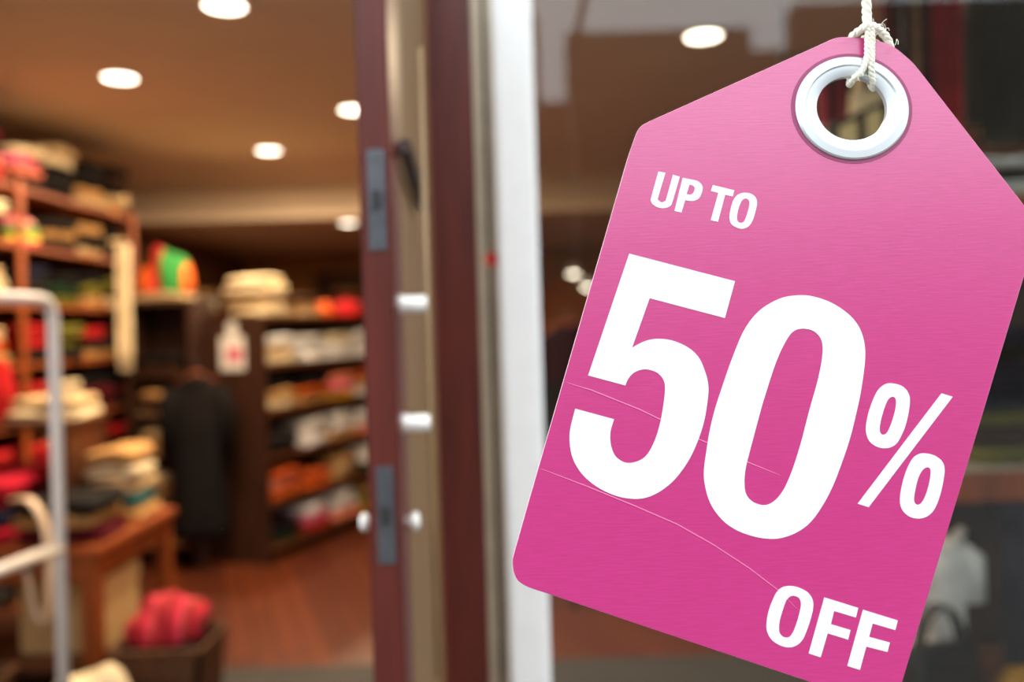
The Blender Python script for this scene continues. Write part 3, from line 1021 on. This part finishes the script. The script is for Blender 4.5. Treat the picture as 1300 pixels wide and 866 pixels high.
for si, z in enumerate(gz):
    for ki, x in enumerate((0.24, 0.62, 1.00, 1.38, 1.76, 2.14)):
        cols = gfix.get((si, ki)) or [RND.choice(gcols[si]) for _ in range(2)]
        stack(GA, GR, x, 0.20, z, cols, 0.34, 0.38, 0.064, f'stack {ORD[ki]} from the sign, {ORD[si]} shelf of angled island', GG, 'folded_shirt')
GT = 'clothes and hats on top of the angled island'
stack(GA, GR, 0.24, 0.24, 1.62, ['cream', 'beige', 'cream', 'cream'], 0.34, 0.36, 0.062, 'nearest the white and pink sign on top of angled island', GT)
stack(GA, GR, 0.64, 0.24, 1.62, ['beige', 'tan', 'dark brown'], 0.32, 0.34, 0.05, 'beside the cream stack on top of angled island', GT)
heap('scarf_heap', loc2world(GA, GR, 1.04, 0.24, 1.622), (0.11, 0.12, 0.11), C('rust'), 'rust coloured scarf heaped on top of the angled island', 'scarf', 21)
heap('scarf_heap', loc2world(GA, GR, 1.40, 0.24, 1.622), (0.12, 0.13, 0.13), C('red'), 'bright red scarf heaped on top of the angled island', 'scarf', 22)
hat(loc2world(GA, GR, 1.82, 0.25, 1.62), 0.17, C('black'), 'black brimmed hat on top of the angled island')
# white card with a pink panel on the island's end
sg = empty('price_card', loc2world(GA, GR, -0.004, 0.25, 1.27), GR)
tag(sg, 'white price card with a pink panel on the end of the angled island', 'sign')
box('card', paper, (-0.004, 0.004, -0.10, 0.09, 0.0, 0.22), sg)
box('card_top', paper, (-0.004, 0.004, -0.045, 0.03, 0.22, 0.31), sg)
box('print_panel', pink_print, (-0.0055, -0.004, -0.08, 0.03, 0.06, 0.14), sg)
# dark coat beside the island end
hanging_garment(-2.02, 5.52, 1.30, 1.02, 0.16, C('black'), 'long black coat hanging on the end of the angled island', rz=0.2, sleeve=0.5)

# ================================================================== SHELVES AT THE BACK
WU = (-3.02, 7.3, 0.0)
wz = [0.15, 0.55, 0.95, 1.35, 1.75]
shelf_unit('wall_shelf', 'brown wooden shelves along the left wall at the back', WU, LR, 3.2, 0.40, 2.1, wz, wood_mid, wood_orange)
for si, z in enumerate(wz):
    for ki, x in enumerate((0.3, 0.95, 1.6, 2.25, 2.9)):
        if si < 2:
            continue
        cols = [[], [], ['tan', 'black'], ['cream', 'beige', 'white'], ['cream', 'white', 'tan']][si] if (ki < 3) else ['dark brown', 'tan']
        stack(WU, LR, x, 0.18, z, cols, 0.40, 0.34, 0.075, f'stack {ORD[ki]} from the street, {ORD[si]} shelf of back left shelves', 'folded clothes on the back left shelves')
BU = (-2.4, 10.72, 0.0)
bz = [0.2, 0.62, 1.04, 1.46, 1.88]
shelf_unit('back_wall_shelf', 'brown wooden shelves against the back wall of the shop', BU, 0.0, 2.6, 0.42, 2.25, bz, wood_mid, wood_orange, dividers=(0.7, 1.3, 1.9))
for si, z in enumerate(bz):
    for ki, x in enumerate((0.36, 1.0, 1.6, 2.2)):
        if si < 2:
            continue
        stack(BU, 0.0, x, 0.18, z, [['tan', 'rust'], ['dark brown', 'orange', 'tan'], ['red', 'tan']][si - 2], 0.42, 0.36, 0.08, f'stack {ORD[ki]} from the left wall, {ORD[si]} shelf at back wall', 'folded clothes on the back wall shelves')

# right wall shelves inside the shop
RU = (3.78, 8.6, 0.0)
shelf_unit('side_wall_shelf', 'brown wooden shelves along the right wall inside the shop', RU, -math.pi / 2, 4.2, 0.40, 2.2, [0.2, 0.7, 1.2, 1.7], wood_mid, wood_orange)

# ================================================================== TABLE BEHIND THE WHITE RAIL
TX0, TX1, TY0, TY1, TZ = -2.55, -1.60, 3.30, 4.08, 0.70
tb = empty('display_table', (0, 0, 0))
tag(tb, 'orange-brown wooden display table heaped with clothes behind the white rail', 'table')
box('table_top', wood_orange, (TX0, TX1, TY0, TY1, TZ - 0.035, TZ), tb, bevel=0.004)
box('apron', wood_orange, (TX0 + 0.04, TX1 - 0.03, TY0 + 0.03, TY1 - 0.03, TZ - 0.13, TZ - 0.035), tb)
box('lower_shelf', wood_mid, (TX0 + 0.03, TX1 - 0.02, TY0 + 0.02, TY1 - 0.02, 0.22, 0.245), tb)
for lx in (TX0 + 0.05, TX1 - 0.05):
    for ly in (TY0 + 0.05, TY1 - 0.05):
        box('leg', wood_orange, (lx - 0.03, lx + 0.03, ly - 0.03, ly + 0.03, 0, TZ - 0.035), tb)
for lx in (TX0 + 0.05, TX1 - 0.33):
    box('riser_post', wood_mid, (lx - 0.015, lx + 0.015, TY1 - 0.36, TY1 - 0.03, TZ, 1.12), tb)
box('riser_shelf', wood_mid, (TX0 + 0.02, TX1 - 0.30, TY1 - 0.38, TY1 - 0.02, 1.12, 1.145), tb)
TG = 'clothes on the orange-brown display table'
TO = (0, 0, 0)
stack(TO, 0, -1.80, 3.52, TZ, ['maroon', 'tan', 'black'], 0.34, 0.36, 0.06, 'front stack at the doorway end of the display table', TG)
stack(TO, 0, -2.18, 3.52, TZ, ['crimson', 'navy', 'crimson', 'crimson'], 0.34, 0.36, 0.06, 'front stack in the middle of the display table', TG)
stack(TO, 0, -1.76, 3.90, TZ, ['tan', 'teal', 'beige', 'cream', 'tan'], 0.24, 0.30, 0.062, 'back stack at the doorway end of the display table', TG)
stack(TO, 0, -2.14, 3.88, TZ, ['rust', 'dark brown', 'maroon', 'red'], 0.32, 0.30, 0.062, 'under the riser of the display table', TG)
stack(TO, 0, -2.06, 3.88, 1.145, ['cream', 'beige'], 0.34, 0.32, 0.05, 'on the riser shelf beside the red scarf', TG)
heap('scarf_heap', (-2.38, 3.88, 1.147), (0.11, 0.12, 0.28), C('red'), 'red scarf heaped on the riser of the display table', 'scarf', 31)
bx_ = empty('cardboard_box', (-1.83, 3.62, 0.247))
tag(bx_, 'plain beige cardboard box on the lower shelf of the display table', 'box')
box('body', cardboard, (-0.17, 0.17, -0.16, 0.16, 0, 0.27), bx_, bevel=0.004)
box('lid', cardboard, (-0.176, 0.176, -0.166, 0.166, 0.21, 0.29), bx_, bevel=0.004)
# pale belt draped over the table's front edge
belt = empty('leather_belt', (-1.78, TY0, TZ))
tag(belt, 'pale leather belt looping down over the front of the display table', 'belt')
MB().tube(smooth_path([(-0.16, 0.03, 0.19), (-0.06, -0.03, 0.20), (0.00, -0.05, 0.13), (0.025, -0.055, 0.0), (0.022, -0.06, -0.12)], 6), 0.020, 8, flat=0.35).build('strap', leather_pale, belt, True)
MB().tube(smooth_path([(-0.06, -0.055, -0.06), (-0.045, -0.06, -0.16), (-0.02, -0.06, -0.24), (0.015, -0.06, -0.235), (0.022, -0.06, -0.12)], 6), 0.020, 8, flat=0.35).build('strap_end', leather_pale, belt, True)
box('buckle', steel, (-0.085, -0.035, -0.064, -0.052, -0.07, -0.03), belt, bevel=0.003)

# baskets with cloth on the floor by the table
def basket(x, y, w, d, h, label):
    e = empty('wicker_basket', (x, y, 0))
    tag(e, label, 'basket')
    m = MB()
    rows = 9
    for j in range(rows):
        z0_ = h * j / rows
        f = 0.86 + 0.14 * (j + .5) / rows
        b_ = MB()
        m.box(-w / 2 * f, w / 2 * f, -d / 2 * f, -d / 2 * f + 0.016, z0_, z0_ + h / rows * .92)
        m.box(-w / 2 * f, w / 2 * f, d / 2 * f - 0.016, d / 2 * f, z0_, z0_ + h / rows * .92)
        m.box(-w / 2 * f, -w / 2 * f + 0.016, -d / 2 * f, d / 2 * f, z0_, z0_ + h / rows * .92)
        m.box(w / 2 * f - 0.016, w / 2 * f, -d / 2 * f, d / 2 * f, z0_, z0_ + h / rows * .92)
    m.build('weave', wicker, e)['kind'] = 'stuff'
    box('base', wicker, (-w / 2 * .86, w / 2 * .86, -d / 2 * .86, d / 2 * .86, 0, 0.02), e)
    box('cloth_filling', C('black'), (-w / 2 * .84, w / 2 * .84, -d / 2 * .84, d / 2 * .84, 0.02, h + 0.0145), e)
    MB().tube([(-w / 2, -d / 2, h), (w / 2, -d / 2, h), (w / 2, d / 2, h), (-w / 2, d / 2, h), (-w / 2, -d / 2, h)], 0.014, 8).build('rim', wicker, e)
    return e


basket(-1.39, 3.44, 0.34, 0.30, 0.30, 'dark wicker basket on the floor at the end of the display table')
heap('scarf_heap', (-1.39, 3.44, 0.317), (0.15, 0.13, 0.16), stripes('crimson_floral', [(190, 20, 52), (120, 20, 24), (200, 24, 50), (210, 60, 84), (150, 40, 24)], 9, 'X'), 'crimson patterned scarf heaped in the wicker basket by the table', 'scarf', 41)
basket(-1.52, 2.98, 0.36, 0.34, 0.20, 'low dark wicker basket on the floor in front of the table')
heap('scarf_heap', (-1.50, 3.02, 0.217), (0.13, 0.12, 0.12), C('cream'), 'cream scarf heaped in the low wicker basket', 'scarf', 42)
stack(TO, 0, -1.86, 3.62, 0.537, ['mustard'], 0.28, 0.26, 0.03, 'on the beige cardboard box under the table', TG)
basket(-1.98, 2.92, 0.36, 0.34, 0.34, 'tall dark wicker basket on the floor behind the white rail')
heap('scarf_heap', (-1.98, 2.92, 0.357), (0.16, 0.15, 0.16), C('dark green'), 'dark green scarf heaped in the tall wicker basket', 'scarf', 43)

# ================================================================== WHITE RAIL
RKX, RKY = at(73, 600, 2.6).x, 2.6
rk = empty('garment_rail', (RKX, RKY, 0), math.atan2(-0.90, -0.15))
tag(rk, 'white tubular garment rail standing just inside the open doorway', 'garment rail')
zt2 = at(66, 376, 2.6).z - 0.01
zm = at(76, 695, 2.6).z
LEN = 0.95
MB().tube([(0, 0, 0.05), (0, 0, zt2 - 0.06), (0.008, 0, zt2 - 0.025), (0.03, 0, zt2 - 0.006), (0.07, 0, zt2), (LEN - 0.07, 0, zt2), (LEN - 0.03, 0, zt2 - 0.006), (LEN - 0.008, 0, zt2 - 0.025), (LEN, 0, zt2 - 0.06), (LEN, 0, 0.05)], 0.018, 14).build('hoop', rack_paint, rk, True)
MB().tube([(0.0, 0, zm), (LEN, 0, zm)], 0.018, 14).build('middle_bar', rack_paint, rk, True)
for xx in (0, LEN):
    MB().tube([(xx, -0.22, 0.03), (xx, 0.22, 0.03)], 0.018, 12).build('foot', rack_paint, rk, True)
    for yy in (-0.2, 0.2):
        MB().lathe([(0.001, 0), (0.016, 0), (0.016, 0.016), (0.001, 0.016)], 12, 'Z', (xx, yy, 0.0)).build('glide', rubber, rk)

# ================================================================== DISPLAY WINDOW GOODS (right)
YD = 2.55
DG = 'scarves hanging in the display window'
rail = empty('ceiling_rail', (0, YD, 2.62))
tag(rail, 'steel hanging rail under the ceiling behind the display window', 'rail')
MB().tube([(0.95, 0, 0), (2.45, 0, 0)], 0.012, 10).build('bar', steel, rail, True)
for xx in (1.0, 2.4):
    MB().tube([(xx, 0, 0), (xx, 0, 0.18)], 0.008, 8).build('drop_rod', steel, rail, True)


def scarf_px(u0, u1, vbot, col, label, seed, y=YD, u0b=None, u1b=None, mat=None):
    a_, b_ = at(u0, 60, y), at(u1, 60, y)
    zb_ = at((u0 + u1) / 2, vbot, y).z
    w = b_.x - a_.x
    wb = (at(u1b, 60, y).x - at(u0b, 60, y).x) if u0b else None
    return hanging_scarf((a_.x + b_.x) / 2, y - 0.022, 2.62, zb_, w, mat or C(col), label, seed, DG, wb)


scarf_px(1118, 1131, 190, 'maroon', 'narrow maroon scarf at the door end of the hanging rail', 51)
scarf_px(1133, 1149, 220, 'maroon', 'wide maroon scarf between a beige strap and a narrow scarf', 52)
scarf_px(1151, 1160, 200, 'beige', 'thin beige scarf hanging between two maroon scarves', 53)
scarf_px(1161, 1171, 230, 'maroon', 'dark maroon scarf beside the bright red scarf', 54)
scarf_px(1176, 1214, 150, 'crimson', 'bright red scarf hanging beside the dark green coat', 55)
p = at(1316, 60, YD)
hanging_garment(p.x, YD + 0.02, 2.57, 0.50, 0.145, material('cloth_black_green', srgb((15, 23, 20)), 0.9, 0.3, 10, 0.3), 'very dark green coat hanging from the display window rail', sleeve=0.9)
# pink and maroon straps and bags seen through the tag's hole
YH = 2.40
wall_m = stripes('maroon_pink_stripe', [(70, 18, 30), (86, 22, 36), (188, 56, 82), (64, 16, 28), (90, 28, 40), (170, 48, 70)], 8.2, 'X')
a_, b_ = at(1024, 130, YH + .2), at(1092, 130, YH + .2)
hanging_scarf((a_.x + b_.x) / 2, YH + 0.115, at(1060, 72, YH + .1).z, at(1060, 190, YH + .1).z, b_.x - a_.x, wall_m, 'maroon and pink striped scarf seen through the hole of the tag', 61, DG)
ZH = at(1080, 206, YH).z
handbag((at(1106, 150, YH + 0.02).x, YH + 0.02, ZH + 0.002), 0.1, 0.13, 0.20, 0.08, leather_beige, leather_beige, 'beige leather handbag with upright handles seen through the tag hole')
hs = empty('hanging_shelf', (at(1085, 206, YH).x, YH, ZH))
tag(hs, 'small wooden shelf hung on steel rods behind the tag', 'shelf')
box('board', wood_orange, (-0.19, 0.19, -0.14, 0.075, -0.02, 0.0), hs)
for xx in (-0.175, 0.175):
    MB().tube([(xx, 0.066, -0.01), (xx, 0.066, ZC - ZH)], 0.004, 8).build('rod', steel, hs, True)
zc_ = at(1060, 72, YH + .1).z - ZH - 0.004
MB().tube([(-0.175, 0.066, zc_), (0.175, 0.066, zc_)], 0.005, 8).build('crossbar', steel, hs, True)
b2 = empty('striped_pouch', (at(1070, 196, YH).x, YH - 0.075, ZH + 0.002), 0.0)
tag(b2, 'black and cream striped pouch seen through the tag hole', 'bag')
blk = stripes('black_cream_stripe', [(30, 24, 20), (232, 204, 146), (232, 204, 146)], 14, 'X')
m_ = MB()
m_.sheet(lambda u, v: ((u - .5) * 0.26, -0.03 * math.sin(math.pi * u), (0.074 + 0.114 * (u - 0.25)) * (1 - v)), 12, 6, 0.04)
m_.build('body', blk, b2)
MB().tube([(-0.13, -0.003, 0.046), (0.0, -0.034, 0.1025), (0.13, -0.003, 0.160)], 0.008, 8).build('piping', leather_black, b2, True)
# right-hand display stand
SX0, SX1 = at(1214, 500, 2.5).x, 2.3
st_z = [at(1265, 592, 2.5).z, at(1275, 243, 2.5).z]
ds = empty('display_stand', (0, 0, 0))
tag(ds, 'wooden display stand with pale shelf edges behind the window glass', 'display stand')
for z in st_z:
    sh = box('shelf', wood_orange, (SX0, SX1, 2.50, 2.90, z - 0.10 if z < 1.3 else z - 0.04, z - 0.012), ds)
    box('edge_strip', alu, (SX0, SX1, 2.494, 2.90, z - 0.012, z), ds)
for xx in (SX0 + 0.02, SX1 - 0.04):
    box('post', wood_mid, (xx, xx + 0.03, 2.87, 2.90, 0, 2.0), ds)
box('back_panel', wood_dark, (SX0 - 0.12, SX1, 2.905, 2.93, 0, 2.0), ds)
DGG = 'folded clothes on the display stand'
xs_ = at(1290, 500, 2.5).x
stack(TO, 0, xs_, 2.68, st_z[0], ['olive', 'dark brown', 'olive', 'navy', 'navy', 'navy', 'black', 'navy'], 0.26, 0.32, 0.05, 'in the tall stack on lower shelf of display stand', DGG)
stack(TO, 0, xs_ + 0.02, 2.68, st_z[1], ['white', 'black', 'white'], 0.30, 0.32, 0.036, 'in the stack on upper shelf of display stand', DGG)
# navy trousers and white shirt hung under the lower shelf
zt3 = st_z[0] - 0.10
tr = empty('hanging_trousers', (at(1336, 700, 2.52).x, 2.56, zt3 - 0.003))
tag(tr, 'dark navy trousers hanging below the lower shelf of the display stand', 'trousers')
for s in (-1, 1):
    MB().tube([(s * 0.068, 0, -0.04), (s * 0.072, 0.0, -0.25), (s * 0.076, 0, -0.51)], [0.078, 0.075, 0.07], 14, flat=0.5).build('trouser_leg', C('navy'), tr, True)
box('waistband', C('navy'), (-0.145, 0.145, -0.04, 0.04, -0.06, 0.0), tr, bevel=0.01)
wp = at(1222, 690, 2.52)
hanging_garment(at(1186, 700, 2.6).x, 2.60, zt3 - 0.05, 0.34, 0.078, C('white'), 'small white shirt hanging beside the navy trousers', sleeve=0.6, cat='shirt', name='hanging_shirt')
MB_ = handbag((1.17, 2.42, 0.422), 0.2, 0.24, 0.16, 0.12, leather_black, leather_black, 'black leather handbag on the plinth below the white shirt')
pl = empty('display_plinth', (0, 0, 0))
tag(pl, 'dark wooden plinth behind the bottom of the display window', 'plinth')
box('top_board', wood_mid, (1.05, 2.3, 2.2, 2.85, 0.39, 0.42), pl)
box('body', wood_dark, (1.08, 2.27, 2.23, 2.82, 0, 0.39), pl)
heap('scarf_heap', (at(1280, 850, 2.45).x, 2.36, 0.422), (0.08, 0.07, 0.10), C('mustard'), 'mustard yellow scarf heaped on the plinth in the window', 'scarf', 71)

# ================================================================== SHOP SEEN LEFT OF THE TAG
sd = empty('coat_stand', (0.42, 6.0, 0))
tag(sd, 'dark wooden coat stand inside the shop behind the white post', 'coat stand')
MB().tube([(0, 0, 0.03), (0, 0, 1.60)], 0.02, 10).build('pole', wood_dark, sd, True)
for k in range(4):
    a_ = math.pi / 2 * k + 0.4
    MB().tube([(0, 0, 0.12), (0.2 * math.cos(a_), 0.2 * math.sin(a_), 0.05), (0.27 * math.cos(a_), 0.27 * math.sin(a_), 0.012)], 0.014, 8).build('leg', wood_dark, sd, True)
    MB().tube([(0, 0, 1.52), (0.09 * math.cos(a_), 0.09 * math.sin(a_), 1.53), (0.11 * math.cos(a_), 0.11 * math.sin(a_), 1.58)], 0.009, 8).build('peg', wood_dark, sd, True)
hanging_garment(0.38, 5.86, 1.56, 1.0, 0.20, C('black'), 'long black coat hanging on the coat stand', sleeve=0.6)
bn = empty('low_bench', (0.95, 4.75, 0))
tag(bn, 'low dark wooden bench on the board floor inside the shop', 'bench')
box('seat', wood_dark, (-0.75, 0.75, -0.2, 0.2, 0.36, 0.40), bn)
for xx in (-0.68, 0.64):
    for yy in (-0.17, 0.13):
        box('leg', wood_dark, (xx, xx + 0.04, yy, yy + 0.04, 0, 0.36), bn)
for (u, v) in ((728, 345), (746, 362)):
    p = at(u, v, 9.6)
    sl = empty('track_spotlight', (p.x, 9.6, ZC2))
    tag(sl, 'small %s spotlight hanging from the lower ceiling at the back' % ('upper' if u < 740 else 'lower'), 'spotlight', 'small spotlights at the back')
    L_ = ZC2 - p.z
    MB().tube([(0, 0, 0), (0, 0, -L_ + 0.06)], 0.008, 8).build('stem', dark_iron, sl, True)
    MB().lathe([(0.001, 0.08), (0.05, 0.07), (0.075, -0.02), (0.07, -0.02), (0.045, 0.06), (0.001, 0.07)], 20, 'Z', (0, 0, -L_)).build('shade', white_paint, sl, True)
    MB().lathe([(0.001, -0.045), (0.05, -0.03), (0.06, 0.0), (0.05, 0.025), (0.001, 0.03)], 20, 'Z', (0, 0, -L_)).build('bulb', bulb, sl, True)
